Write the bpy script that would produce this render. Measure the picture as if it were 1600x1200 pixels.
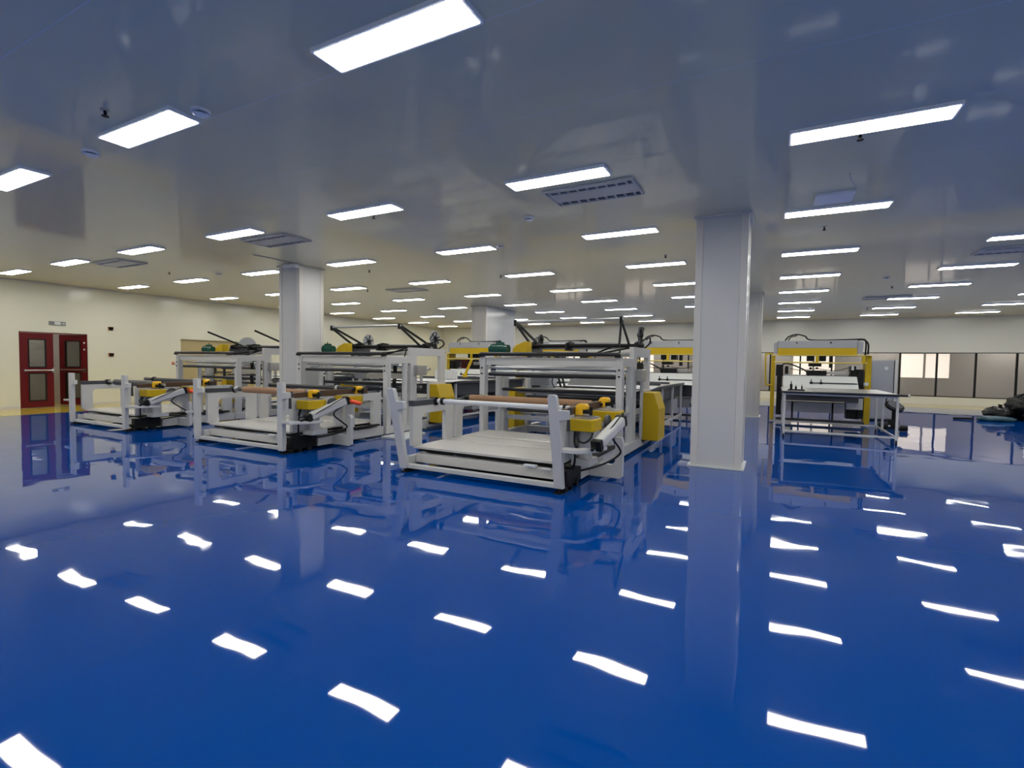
import bpy, math, random
from mathutils import Vector, Matrix
random.seed(4)
for o in list(bpy.data.objects): bpy.data.objects.remove(o)
S = bpy.context.scene
COL = S.collection
# ------------------------------------------------------------------ camera
CH = 1.45                 # eye height
CEIL = 3.57
cd = bpy.data.cameras.new('camera'); cam = bpy.data.objects.new('camera', cd); COL.objects.link(cam)
cd.sensor_fit = 'HORIZONTAL'; cd.sensor_width = 36.0; cd.lens = 778.7/1600*36.0
cd.clip_start = 0.05; cd.clip_end = 200
yaw, pit, roll = 0.48250, 0.04129, 0.01413
fwd = Vector((-math.sin(yaw)*math.cos(pit), math.cos(yaw)*math.cos(pit), -math.sin(pit)))
rgt = Vector((math.cos(yaw), math.sin(yaw), 0))
upv = rgt.cross(fwd)
r2 = rgt*math.cos(roll) + upv*math.sin(roll)
u2 = -rgt*math.sin(roll) + upv*math.cos(roll)
M = Matrix((r2, u2, -fwd)).transposed().to_4x4(); M.translation = Vector((0, 0, CH))
cam.matrix_world = M
S.camera = cam
# ------------------------------------------------------------------ world, exposure
w = bpy.data.worlds.new('world'); S.world = w; w.use_nodes = True
w.node_tree.nodes['Background'].inputs[0].default_value = (.6, .7, .9, 1)
w.node_tree.nodes['Background'].inputs[1].default_value = .3
S.view_settings.view_transform = 'Standard'; S.view_settings.look = 'None'
S.view_settings.exposure = 0.0; S.view_settings.gamma = 1.0
PANEL_STRENGTH = 25.0
cy = S.cycles
cy.use_adaptive_sampling = False
cy.use_denoising = True
cy.max_bounces = 10; cy.diffuse_bounces = 6; cy.glossy_bounces = 5; cy.transmission_bounces = 4; cy.transparent_max_bounces = 8
cy.sample_clamp_indirect = 6; cy.caustics_reflective = True; cy.caustics_refractive = False
cy.blur_glossy = 0.3

# ------------------------------------------------------------------ materials
MATS = {}
def mat(name, col, rough=.5, metal=0., spec=.5, noise=None, emit=None, coat=0.):
    m = bpy.data.materials.new(name); m.use_nodes = True
    nt = m.node_tree; b = nt.nodes['Principled BSDF']
    b.inputs['Base Color'].default_value = (*col, 1); b.inputs['Roughness'].default_value = rough
    b.inputs['Metallic'].default_value = metal; b.inputs['Specular IOR Level'].default_value = spec
    b.inputs['Coat Weight'].default_value = coat
    if emit:
        b.inputs['Emission Color'].default_value = (*emit[0], 1); b.inputs['Emission Strength'].default_value = emit[1]
    if noise:      # (scale, amount) mottling of colour and roughness
        tc = nt.nodes.new('ShaderNodeTexCoord'); n = nt.nodes.new('ShaderNodeTexNoise'); n.inputs['Scale'].default_value = noise[0]
        n.inputs['Detail'].default_value = 5
        nt.links.new(tc.outputs['Object'], n.inputs['Vector'])
        mx = nt.nodes.new('ShaderNodeMix'); mx.data_type = 'RGBA'
        a = noise[1]
        mx.inputs[6].default_value = (*[c*(1-a) for c in col], 1); mx.inputs[7].default_value = (*[min(1, c*(1+a)) for c in col], 1)
        nt.links.new(n.outputs['Fac'], mx.inputs[0]); nt.links.new(mx.outputs[2], b.inputs['Base Color'])
        mr = nt.nodes.new('ShaderNodeMapRange'); mr.inputs['To Min'].default_value = rough*.8; mr.inputs['To Max'].default_value = min(1, rough*1.25)
        nt.links.new(n.outputs['Fac'], mr.inputs['Value']); nt.links.new(mr.outputs[0], b.inputs['Roughness'])
    MATS[name] = m
    return m
def bump(m, scale, strength, dist, stretch=(1, 1, 1), detail=2):
    nt = m.node_tree; b = nt.nodes['Principled BSDF']
    tc = nt.nodes.new('ShaderNodeTexCoord'); mp = nt.nodes.new('ShaderNodeMapping'); mp.inputs['Scale'].default_value = stretch
    n = nt.nodes.new('ShaderNodeTexNoise'); n.inputs['Scale'].default_value = scale; n.inputs['Detail'].default_value = detail
    bp = nt.nodes.new('ShaderNodeBump'); bp.inputs['Strength'].default_value = strength; bp.inputs['Distance'].default_value = dist
    nt.links.new(tc.outputs['Object'], mp.inputs['Vector']); nt.links.new(mp.outputs[0], n.inputs['Vector'])
    nt.links.new(n.outputs['Fac'], bp.inputs['Height']); nt.links.new(bp.outputs[0], b.inputs['Normal'])
    return bp

m_floor = mat('blue_epoxy', (.0, .052, .275), .025, spec=.5)
bump(m_floor, .9, 1.0, .0055, detail=2)
m_yfloor = mat('yellow_epoxy', (.62, .47, .06), .06); bump(m_yfloor, .9, 1.0, .0055)
m_wall = mat('cream_wall_panel', (.69, .68, .55), .22)
m_back = mat('pale_wall_panel', (.66, .66, .59), .22)
m_colm = mat('column_cladding', (.56, .56, .55), .2)
m_trim = mat('aluminium_trim', (.60, .58, .54), .3)
# ceiling: glossy coated sandwich panels with fine joints every 1.22 m in depth, 4.6 m across
m_ceil = mat('coated_ceiling_panel', (.74, .69, .48), .38, spec=.9, coat=.45)
m_ceil.node_tree.nodes['Principled BSDF'].inputs['Coat Roughness'].default_value = .07
def panel_joints(m, px, py, ox, oy, wd, dark):
    nt = m.node_tree; b = nt.nodes['Principled BSDF']; base = b.inputs['Base Color'].default_value[:]
    tc = nt.nodes.new('ShaderNodeTexCoord'); sp = nt.nodes.new('ShaderNodeSeparateXYZ'); nt.links.new(tc.outputs['Object'], sp.inputs[0])
    outs = []
    for ax, p, o in ((0, px, ox), (1, py, oy)):
        if not p: continue
        a = nt.nodes.new('ShaderNodeMath'); a.operation = 'ADD'; a.inputs[1].default_value = o; nt.links.new(sp.outputs[ax], a.inputs[0])
        f = nt.nodes.new('ShaderNodeMath'); f.operation = 'WRAP'; f.inputs[1].default_value = p; f.inputs[2].default_value = 0; nt.links.new(a.outputs[0], f.inputs[0])
        l = nt.nodes.new('ShaderNodeMath'); l.operation = 'LESS_THAN'; l.inputs[1].default_value = wd; nt.links.new(f.outputs[0], l.inputs[0])
        outs.append(l.outputs[0])
    fac = outs[0]
    if len(outs) > 1:
        mx = nt.nodes.new('ShaderNodeMath'); mx.operation = 'MAXIMUM'; nt.links.new(outs[0], mx.inputs[0]); nt.links.new(outs[1], mx.inputs[1]); fac = mx.outputs[0]
    mm = nt.nodes.new('ShaderNodeMix'); mm.data_type = 'RGBA'; mm.inputs[6].default_value = base; mm.inputs[7].default_value = (*dark, 1)
    nt.links.new(fac, mm.inputs[0]); nt.links.new(mm.outputs[2], b.inputs['Base Color'])
panel_joints(m_ceil, 0, 1.2, 0, -.32, .006, (.8, .82, .85))
bump(m_ceil, .35, .5, .004, detail=1)
m_white = mat('light_grey_paint', (.53, .525, .51), .35)
m_deck = mat('pale_steel_deck', (.58, .56, .52), .26)
m_grey = mat('mid_grey_paint', (.33, .34, .36), .4)
m_dkgrey = mat('dark_grey_paint', (.05, .053, .06), .45, spec=.35)
m_black = mat('black_rubber', (.006, .006, .006), .5, spec=.25)
m_dmetal = mat('blackened_steel', (.015, .015, .017), .38, spec=.35)
m_chrome = mat('polished_roller', (.55, .56, .57), .3, metal=.9)
m_steel = mat('brushed_steel', (.48, .48, .48), .32, metal=.9)
m_yellow = mat('yellow_paint', (.50, .335, .004), .45, spec=.3)
m_byellow = mat('bright_yellow_cap', (.85, .48, .01), .4)
m_pyellow = mat('pale_yellow_paint', (.62, .50, .12), .4)
m_brown = mat('cardboard_tube', (.30, .17, .09), .75, noise=(14, .15))
m_dbrown = mat('dark_brown_rubber', (.07, .035, .015), .5)
m_green = mat('green_motor_paint', (.005, .075, .05), .25)
m_red = mat('red_door_paint', (.11, .001, .003), .4, spec=.3)
m_orange = mat('orange_red_plastic', (.95, .09, .02), .35)
m_paper = mat('white_wrapping', (.62, .63, .65), .35, noise=(9, .12))
m_tan = mat('tan_panel', (.42, .34, .17), .5)
m_pgrey = mat('partition_grey', (.48, .44, .42), .5)
m_bag = mat('black_bin_bag', (.003, .003, .003), .3, spec=.35); bump(m_bag, 9, .4, .03, detail=2)
m_teal = mat('teal_sheet', (.004, .05, .075), .4)
m_clearf = mat('milky_film', (.62, .66, .72), .3)
m_amber = mat('orange_label', (.55, .16, .05), .5)
m_signg = mat('sign_grey', (.20, .21, .20), .4)
m_dev = mat('white_device', (.9, .9, .9), .35)
m_signw = mat('sign_white', (.6, .62, .6), .4)
m_lamp = mat('panel_diffuser', (.9, .9, .9), .5, emit=((1, .985, .94), PANEL_STRENGTH))
m_win = mat('daylit_window', (.8, .8, .8), .5, emit=((1, .85, .74), 1.0))
def glassmat(name, tint, refl=1.0):
    m = bpy.data.materials.new(name); m.use_nodes = True; nt = m.node_tree
    nt.nodes.remove(nt.nodes['Principled BSDF']); out = nt.nodes['Material Output']
    t = nt.nodes.new('ShaderNodeBsdfTransparent'); t.inputs[0].default_value = (*tint, 1)
    g = nt.nodes.new('ShaderNodeBsdfGlossy'); g.inputs['Roughness'].default_value = .02
    f = nt.nodes.new('ShaderNodeFresnel'); f.inputs[0].default_value = 1.5
    x = nt.nodes.new('ShaderNodeMixShader')
    nt.links.new(f.outputs[0], x.inputs[0]); nt.links.new(t.outputs[0], x.inputs[1]); nt.links.new(g.outputs[0], x.inputs[2]); nt.links.new(x.outputs[0], out.inputs[0])
    return m
m_glass = glassmat('window_glass', (.9, .9, .88))
m_dglass = glassmat('door_glass', (.75, .77, .75))

# ------------------------------------------------------------------ mesh builder
class MB:
    def __init__(s): s.v = []; s.f = []; s.sm = []
    def add(s, vs, fs, smooth=False):
        n = len(s.v); s.v += [tuple(v) for v in vs]; s.f += [tuple(i+n for i in f) for f in fs]; s.sm += [smooth]*len(fs); return s
    def box(s, x0, x1, y0, y1, z0, z1):
        return s.add([(x0,y0,z0),(x1,y0,z0),(x1,y1,z0),(x0,y1,z0),(x0,y0,z1),(x1,y0,z1),(x1,y1,z1),(x0,y1,z1)],
                     [(3,2,1,0),(4,5,6,7),(0,1,5,4),(1,2,6,5),(2,3,7,6),(3,0,4,7)])
    def prism(s, poly, axis, a, b):
        """poly: 2D points; axis 'x': (y,z) extruded x a..b; 'y': (x,z); 'z': (x,y)"""
        def P(p, t): return {'x': (t, p[0], p[1]), 'y': (p[0], t, p[1]), 'z': (p[0], p[1], t)}[axis]
        n = len(poly); ar = sum(poly[i][0]*poly[(i+1) % n][1]-poly[(i+1) % n][0]*poly[i][1] for i in range(n))
        if (ar < 0) != (axis == 'y'): poly = poly[::-1]
        vs = [P(p, a) for p in poly]+[P(p, b) for p in poly]
        fs = [tuple(range(n))[::-1], tuple(range(n, 2*n))]+[(i, (i+1) % n, n+(i+1) % n, n+i) for i in range(n)]
        return s.add(vs, fs)
    def cyl(s, p, q, r, n=14, r2=None, cap=True):
        p = Vector(p); q = Vector(q); d = (q-p).normalized(); a = d.orthogonal().normalized(); b = d.cross(a); r2 = r if r2 is None else r2
        vs = []
        for c, rr in ((p, r), (q, r2)):
            for i in range(n):
                t = 2*math.pi*i/n; vs.append(c+a*(rr*math.cos(t))+b*(rr*math.sin(t)))
        s.add(vs, [(i, (i+1) % n, n+(i+1) % n, n+i) for i in range(n)], True)
        if cap: s.add([vs[i] for i in range(n)], [tuple(range(n))[::-1]]); s.add([vs[n+i] for i in range(n)], [tuple(range(n))])
        return s
    def tube(s, pts, r, n=8, sub=5):
        P = [Vector(p) for p in pts]; Q = []
        for i in range(len(P)-1):
            p0 = P[max(i-1, 0)]; p1 = P[i]; p2 = P[i+1]; p3 = P[min(i+2, len(P)-1)]
            for k in range(sub):
                t = k/sub; Q.append(.5*((2*p1)+(p2-p0)*t+(2*p0-5*p1+4*p2-p3)*t*t+(3*p1-p0-3*p2+p3)*t**3))
        Q.append(P[-1]); vs = []; a = None
        for i, c in enumerate(Q):
            d = (Q[min(i+1, len(Q)-1)]-Q[max(i-1, 0)]).normalized()
            a = d.orthogonal().normalized() if a is None else (a-d*a.dot(d)).normalized()
            b = d.cross(a)
            for k in range(n):
                t = 2*math.pi*k/n; vs.append(c+a*(r*math.cos(t))+b*(r*math.sin(t)))
        fs = [(i*n+k, i*n+(k+1) % n, (i+1)*n+(k+1) % n, (i+1)*n+k) for i in range(len(Q)-1) for k in range(n)]
        fs += [tuple(range(n))[::-1], tuple(range((len(Q)-1)*n, len(Q)*n))]
        return s.add(vs, fs, True)
    def ball(s, c, rx, ry, rz, nu=16, nv=10, jit=None):
        vs = [(c[0], c[1], c[2]+rz)]
        for j in range(1, nv):
            for i in range(nu):
                th = math.pi*j/nv; ph = 2*math.pi*i/nu; k = 1 if jit is None else jit(th, ph)
                vs.append((c[0]+rx*k*math.sin(th)*math.cos(ph), c[1]+ry*k*math.sin(th)*math.sin(ph), c[2]+rz*k*math.cos(th)))
        vs.append((c[0], c[1], c[2]-rz)); L = len(vs)-1
        fs = [(0, 1+i, 1+(i+1) % nu) for i in range(nu)]
        fs += [(1+(j-1)*nu+i, 1+j*nu+i, 1+j*nu+(i+1) % nu, 1+(j-1)*nu+(i+1) % nu) for j in range(1, nv-1) for i in range(nu)]
        fs += [(L, 1+(nv-2)*nu+(i+1) % nu, 1+(nv-2)*nu+i) for i in range(nu)]
        return s.add(vs, fs, True)
    def bar(s, p, q, w, h):
        """square bar from p to q"""
        p = Vector(p); q = Vector(q); d = (q-p).normalized(); a = d.cross(Vector((0, 0, 1)))
        a = Vector((1, 0, 0)) if a.length < 1e-4 else a.normalized(); b = a.cross(d)
        vs = [c+a*sx*w/2+b*sy*h/2 for c in (p, q) for sx, sy in ((-1,-1),(1,-1),(1,1),(-1,1))]
        return s.add(vs, [(3,2,1,0),(4,5,6,7),(0,1,5,4),(1,2,6,5),(2,3,7,6),(3,0,4,7)])
    def moved(s, fn): s.v = [tuple(fn(Vector(v))) for v in s.v]; return s
def worldloc(o):
    l = Vector((0, 0, 0))
    while o is not None: l = l+Vector(o.location); o = o.parent
    return l
def build(name, mb, m, parent=None, bev=0.0, origin=None):
    org = worldloc(parent) if parent else (Vector(origin) if origin else Vector((0, 0, 0)))
    me = bpy.data.meshes.new(name); me.from_pydata([tuple(Vector(v)-org) for v in mb.v], [], mb.f)
    me.polygons.foreach_set('use_smooth', mb.sm); me.materials.append(m); me.update()
    o = bpy.data.objects.new(name, me); COL.objects.link(o)
    if parent: o.parent = parent
    else: o.location = org
    if bev:
        b = o.modifiers.new('bevel', 'BEVEL'); b.width = bev; b.segments = 2; b.limit_method = 'ANGLE'; b.angle_limit = math.radians(40)
    return o
def tag(o, label, cat, group=None):
    o['label'] = label; o['category'] = cat
    if group: o['group'] = group
    return o
def thing(name, loc, label, cat, group=None):
    o = bpy.data.objects.new(name, None); o.empty_display_size = .1; COL.objects.link(o); o.location = loc
    return tag(o, label, cat, group)
def struct(name, mb, m, parent=None, bev=0):
    o = build(name, mb, m, parent, bev)
    if not parent: o['kind'] = 'structure'
    return o
def dup(root, loc):
    def cp(o, par):
        c = o.copy(); COL.objects.link(c)
        if par: c.parent = par
        for ch in o.children: cp(ch, c)
        return c
    r = cp(root, None); r.location = loc
    return r
def part_label(o, t): o['label'] = t; return o

# ================================================================== the room
XL, XR, YF, YB = -18.5, 11.0, -7.0, 25.9
struct('floor', MB().box(XL-.2, XR+.2, YF-.2, YB+.2, -.2, 0), m_floor)
struct('ceiling', MB().box(XL-.2, XR+.2, YF-.2, YB+.2, CEIL, CEIL+.15), m_ceil)
DY0, DY1, DZ = 5.90, 7.45, 2.15
SY0, SY1, SZ = 10.15, 13.0, 2.14
wl = MB()
wl.box(XL-.15, XL, YF, DY0, 0, CEIL).box(XL-.15, XL, DY0, DY1, DZ, CEIL).box(XL-.15, XL, DY1, SY0, 0, CEIL).box(XL-.15, XL, SY0, SY1, SZ, CEIL).box(XL-.15, XL, SY1, YB, 0, CEIL)
struct('wall_left', wl, m_wall)
WX0, WZ0, WZ1 = -13.25, .34, 2.13
wb = MB().box(XL, XR, YB, YB+.12, WZ1, CEIL).box(XL, WX0, YB, YB+.12, 0, WZ1).box(WX0, XR, YB, YB+.12, 0, WZ0)
struct('wall_back', wb, m_back)
struct('wall_right', MB().box(XR, XR+.15, YF, YB, 0, CEIL), m_back)
struct('wall_front', MB().box(XL, XR, YF-.15, YF, 0, CEIL), m_wall)
struct('baseboard_left', MB().box(XL, XL+.02, YF, DY0-.03, 0, .07).box(XL, XL+.02, DY1+.03, SY0, 0, .07).box(XL, XL+.02, SY1, YB-.02, 0, .07), m_trim)
struct('baseboard_back', MB().box(XL+.02, XR, YB-.02, YB, 0, .07), m_trim)
# yellow epoxy walkway edge along the left and back walls
struct('trim_1', MB().box(XL+.02, -16.45, YF, YB-.02, 0, .002).box(-16.45, XR, 23.95, YB-.02, 0, .002), m_yfloor)
# coves where wall meets ceiling
struct('trim_2', MB().box(XL, XL+.03, YF, YB, CEIL-.035, CEIL-.001).box(XL+.03, XR, YB-.03, YB, CEIL-.035, CEIL-.001), m_trim)
# window band of the back wall
nwin = 0
xs = [WX0] + [x for x in [4.66+1.2*k for k in range(-14, 6)] if x > WX0+.4 and x < XR-.3] + [XR]
for i in range(len(xs)-1):
    nwin += 1
    a, b = xs[i], xs[i+1]
    fr = MB().box(a, b, YB-.01, YB+.06, WZ1-.03, WZ1).box(a, b, YB-.01, YB+.06, WZ0, WZ0+.03).box(a-.03, a+.03, YB-.01, YB+.06, WZ0+.03, WZ1-.03)
    f = bpy.data.objects.new('window_%d' % nwin, None); COL.objects.link(f); f.location = ((a+b)/2, YB, WZ0); f['kind'] = 'structure'
    build('window_frame', fr, m_black, f); build('pane', MB().box(a+.03, b, YB+.02, YB+.026, WZ0+.03, WZ1-.03), m_glass, f)
# corridor behind the glass
CY = 27.6
hol = [(4.95+4.15*k, 6.70+4.15*k) for k in range(-4, 2)]
cw = MB(); x = XL
for a, b in hol:
    cw.box(x, a, CY, CY+.1, 0, 3.0); cw.box(a, b, CY, CY+.1, 0, 1.05); cw.box(a, b, CY, CY+.1, 2.15, 3.0); x = b
cw.box(x, XR, CY, CY+.1, 0, 3.0)
struct('wall_corridor', cw, m_pgrey)
struct('floor_corridor', MB().box(XL, XR, YB+.2, CY+.1, -.1, 0), m_pgrey)
struct('ceiling_corridor', MB().box(XL, XR, YB+.12, CY+.1, 3.0, 3.1), m_pgrey)
for a, b in hol:
    nwin += 1
    f = bpy.data.objects.new('window_%d' % nwin, None); COL.objects.link(f); f.location = ((a+b)/2, CY, 1.05); f['kind'] = 'structure'
    build('pane', MB().box(a+.03, b-.03, CY+.05, CY+.06, 1.08, 2.12), m_win, f)
    build('window_frame', MB().box(a, b, CY-.01, CY+.07, 2.12, 2.15).box(a, b, CY-.01, CY+.07, 1.05, 1.08).box(a, a+.03, CY-.01, CY+.07, 1.08, 2.12).box(b-.03, b, CY-.01, CY+.07, 1.08, 2.12).box((a+b)/2-.04, (a+b)/2+.04, CY+.02, CY+.07, 1.08, 2.12), m_pgrey, f)
# tan shutter in the left wall
struct('door_2', MB().box(XL-.12, XL-.08, SY0, SY1, 0, SZ), m_tan)
# vestibule behind the red doors
struct('wall_vestibule', MB().box(XL-2.2, XL-2.1, 4.5, 9.0, 0, 2.8).box(XL-2.1, XL-.15, 4.4, 4.5, 0, 2.8).box(XL-2.1, XL-.15, 9.0, 9.1, 0, 2.8), m_pgrey)
struct('floor_vestibule', MB().box(XL-2.2, XL-.2, 4.4, 9.1, -.1, 0), m_yfloor)
struct('ceiling_vestibule', MB().box(XL-2.2, XL-.15, 4.4, 9.1, 2.8, 2.9), m_pgrey)
# double red door
def leaf(d, y0, y1, mirror):
    lf = MB().box(XL-.05, XL, y0, y0+.18, .01, 2.12).box(XL-.05, XL, y1-.18, y1, .01, 2.12)
    lf.box(XL-.05, XL, y0+.18, y1-.18, .01, .20).box(XL-.05, XL, y0+.18, y1-.18, .98, 1.15).box(XL-.05, XL, y0+.18, y1-.18, 1.93, 2.12)
    p = build('leaf', lf, m_red, d)
    build('glass_frame', MB().box(XL-.02, XL+.012, y0+.16, y0+.19, .19, .99).box(XL-.02, XL+.012, y1-.19, y1-.16, .19, .99).box(XL-.02, XL+.012, y0+.16, y0+.19, 1.14, 1.95).box(XL-.02, XL+.012, y1-.19, y1-.16, 1.14, 1.95)
          .box(XL-.02, XL+.012, y0+.19, y1-.19, .96, .99).box(XL-.02, XL+.012, y0+.19, y1-.19, .19, .22).box(XL-.02, XL+.012, y0+.19, y1-.19, 1.92, 1.95).box(XL-.02, XL+.012, y0+.19, y1-.19, 1.14, 1.17), m_black, p)
    build('glass', MB().box(XL-.03, XL-.024, y0+.17, y1-.17, .19, 1.0).box(XL-.03, XL-.024, y0+.17, y1-.17, 1.14, 1.94), m_dglass, p)
    hb = MB().cyl((XL+.06, y0+.08, 1.065), (XL+.06, y1-.03, 1.065), .02).box(XL, XL+.07, y1-.05, y1-.01, 1.0, 1.13).box(XL, XL+.07, y0+.06, y0+.1, 1.04, 1.09)
    part_label(build('push_bar', hb, m_chrome if not mirror else m_dbrown, p), 'chrome push bar' if not mirror else 'dark push bar')
    return p
d1 = bpy.data.objects.new('door_1', None); COL.objects.link(d1); d1.location = (XL, DY0, 0); d1['kind'] = 'structure'
leaf(d1, DY0+.02, DY0+.74, False)
build('door_frame', MB().box(XL-.1, XL+.01, DY0, DY0+.02, 0, DZ).box(XL-.1, XL+.01, DY1-.02, DY1, 0, DZ).box(XL-.1, XL+.01, DY0+.02, DY1-.02, DZ-.02, DZ), m_red, d1)
d3 = bpy.data.objects.new('door_3', None); COL.objects.link(d3); d3.location = (XL, DY1-.02, 0); d3['kind'] = 'structure'
leaf(d3, DY0+.75, DY1-.03, True)
build('hinge_plate', MB().box(XL, XL+.012, DY1-.10, DY1-.06, 1.66, 1.71).box(XL, XL+.012, DY1-.10, DY1-.06, 1.86, 1.91), m_signw, d3)
d3.rotation_euler.z = math.radians(-58)
t = thing('vestibule_light', (XL-1.1, 6.4, 2.8), 'small ceiling lamp in the room behind the red double door', 'ceiling light')
build('frame', MB().box(XL-1.4, XL-.8, 6.1, 6.7, 2.785, 2.8), m_dev, t)
build('diffuser', MB().box(XL-1.35, XL-.85, 6.15, 6.65, 2.775, 2.785), m_lamp, t)
# sign over the door and two wall devices
t = thing('wall_sign', (XL, 6.74, 2.37), 'small grey sign plate on the left wall above the red double door', 'sign')
build('plate', MB().box(XL, XL+.03, 6.55, 6.93, 2.37, 2.48), m_signg, t, .004)
build('emblem', MB().box(XL+.03, XL+.034, 6.67, 6.81, 2.38, 2.47), m_signw, t)
build('arrow', MB().prism([(6.84, 2.415), (6.88, 2.415), (6.88, 2.40), (6.915, 2.425), (6.88, 2.45), (6.88, 2.435), (6.84, 2.435)], 'x', XL+.03, XL+.034), m_signw, t)
for z, lb in ((2.36, 'black dome sounder on the left wall, upper of two beside the red door'), (1.54, 'black call point on the left wall, lower of two beside the red door')):
    t = thing('wall_alarm', (XL, 8.06, z), lb, 'alarm')
    build('body', MB().cyl((XL, 8.06, z), (XL+.05, 8.06, z), .055).box(XL, XL+.05, 8.0, 8.12, z, z+.05), m_black, t)
    build('back_plate', MB().box(XL, XL+.01, 7.99, 8.13, z-.06, z+.06), m_amber, t)

# ------------------------------------------------------------------ columns
def column(x0, x1, y0, y1, label):
    t = thing('support_column', ((x0+x1)/2, (y0+y1)/2, 0), label, 'column', None)
    build('cladding', MB().box(x0+.012, x1-.012, y0+.012, y1-.012, 0, CEIL), m_colm, t)
    for a, b, sx, sy in ((x0, y0, 1, 1), (x1, y0, -1, 1), (x0, y1, 1, -1), (x1, y1, -1, -1)):
        wv = .095
        xa, xb = sorted((a, a+sx*wv)); ya, yb = sorted((b, b+sy*.012))
        c = MB().box(xa, xb, ya, yb, .03, CEIL-.03)
        xa, xb = sorted((a, a+sx*.012)); ya, yb = sorted((b+sy*.012, b+sy*wv))
        c.box(xa, xb, ya, yb, .03, CEIL-.03)
        build('corner_trim', c, m_trim, t, .003)
    e = .035
    build('base_trim', MB().box(x0-e, x1+e, y0-e, y1+e, 0, .03), m_signw, t, .006)
    build('top_trim', MB().box(x0-e, x1+e, y0-e, y1+e, CEIL-.03, CEIL), m_trim, t, .006)
    return t
column(-1.035, -.355, 7.58, 8.24, 'thick pale grey clad column nearest the camera, right of centre')
column(-.97, -.33, 15.85, 16.5, 'grey clad column seen just behind the right edge of the nearest column')
column(-9.97, -9.30, 7.6, 8.27, 'pale grey column at left with a white box near its top, behind the middle roll stand')
column(-10.05, -9.42, 15.85, 18.2, 'distant grey column left of the green motor of the middle line')
t = thing('junction_box', (-9.45, 7.53, 3.50), 'white box with a thin cable on the left column just under the ceiling', 'box')
build('housing', MB().box(-9.66, -9.27, 7.44, 7.59, 3.47, 3.565), m_paper, t, .02)
build('cable', MB().tube([(-9.30, 7.43, 3.56), (-9.32, 7.0, 3.563), (-9.36, 6.55, 3.562)], .008), m_grey, t)

# ------------------------------------------------------------------ ceiling lights
LX = [.0617+2.914*k for k in range(-6, 4)]
LYv = [-5.6, -2.95, -.30, 2.424, 5.174, 7.778, 10.524, 13.232, 15.832, 18.474, 21.14, 23.817]
LW, LD = 1.205, .2815
ordn = ['first', 'second', 'third', 'fourth', 'fifth', 'sixth', 'seventh', 'eighth', 'ninth', 'tenth', 'eleventh', 'twelfth']
proto = None
for j, y in enumerate(LYv):
    for i, x in enumerate(LX):
        loc = (x+LW/2, y+LD/2, CEIL)
        if proto is None:
            proto = thing('ceiling_light', loc, '', 'ceiling light')
            X0, Y0, Z1 = x, y, CEIL
            e = .02
            build('frame', MB().box(X0, X0+LW, Y0, Y0+e, Z1-.031, Z1).box(X0, X0+LW, Y0+LD-e, Y0+LD, Z1-.031, Z1).box(X0, X0+e, Y0+e, Y0+LD-e, Z1-.031, Z1).box(X0+LW-e, X0+LW, Y0+e, Y0+LD-e, Z1-.031, Z1), m_dev, proto)
            build('diffuser', MB().box(X0+e, X0+LW-e, Y0+e, Y0+LD-e, Z1-.034, Z1-.002), m_lamp, proto)
            o = proto
        else:
            o = dup(proto, loc)
        if j < 3: lb = 'lit white panel light overhead behind the camera, row %s back, %s from the left wall' % (ordn[2-j], ordn[i])
        else: lb = 'lit white rectangular ceiling panel, %s row from the camera, %s from the left wall' % (ordn[j-3], ordn[i])
        o['label'] = lb; o['category'] = 'ceiling light'; o['group'] = 'rectangular ceiling panel lights'
# unseen lamps added to brighten the corridor behind the glazing
for i, x in enumerate((-15, -10, -5, 0, 4.2, 8.4)):
    t = thing('added_corridor_light', (x, 26.8, 3.0), 'unseen lamp added to light the corridor behind the window band, %s from the left' % ordn[i], 'ceiling light', 'added corridor lamps behind the glazing')
    build('frame', MB().box(x-.62, x+.62, 26.63, 26.97, 2.98, 3.0), m_signw, t)
    build('diffuser', MB().box(x-.6, x+.6, 26.65, 26.95, 2.97, 2.98), m_lamp, t)

# ------------------------------------------------------------------ ceiling fittings
def cassette(x, y, label, wx=1.12, wy=.58, rot=0):
    t = thing('air_conditioner', (x, y, CEIL), label, 'air conditioner', 'ceiling air conditioner cassettes')
    x0, x1, y0, y1 = x-wx/2, x+wx/2, y-wy/2, y+wy/2
    build('frame', MB().box(x0, x1, y0, y0+.03, CEIL-.03, CEIL).box(x0, x1, y1-.03, y1, CEIL-.03, CEIL).box(x0, x0+.03, y0+.03, y1-.03, CEIL-.03, CEIL).box(x1-.03, x1, y0+.03, y1-.03, CEIL-.03, CEIL)
          .box(x0+.03, x1-.03, y0+.15, y1-.13, CEIL-.025, CEIL), m_white, t, .003)
    build('recess', MB().box(x0+.03, x1-.03, y0+.03, y1-.03, CEIL-.006, CEIL-.001), m_dkgrey, t)
    for k in range(9): build('louvre', MB().box(x0+.05+k*.12, x0+.075+k*.12, y0+.03, y0+.15, CEIL-.024, CEIL-.008), m_white, t)
    for k in range(9): build('louvre', MB().box(x0+.05+k*.12, x0+.075+k*.12, y1-.13, y1-.03, CEIL-.024, CEIL-.008), m_white, t)
    build('outlet_flap', MB().box(x0+.09, x1-.09, y0+.035, y0+.06, CEIL-.03, CEIL-.02), m_white, t)
cassette(-2.03, 5.95, 'white ceiling air conditioner cassette with open louvres, largest and nearest, above the near machine')
cassette(-7.85, 5.93, 'ceiling cassette beside the top of the left column')
cassette(-13.0, 5.86, 'ceiling cassette with dark slots near the left wall, above the far left line')
cassette(3.7, 11.8, 'ceiling cassette at the right edge of the photo')
cassette(2.9, 18.3, 'far ceiling cassette above the right window band')
cassette(-9.6, 11.6, 'distant ceiling cassette behind the left column')
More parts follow.
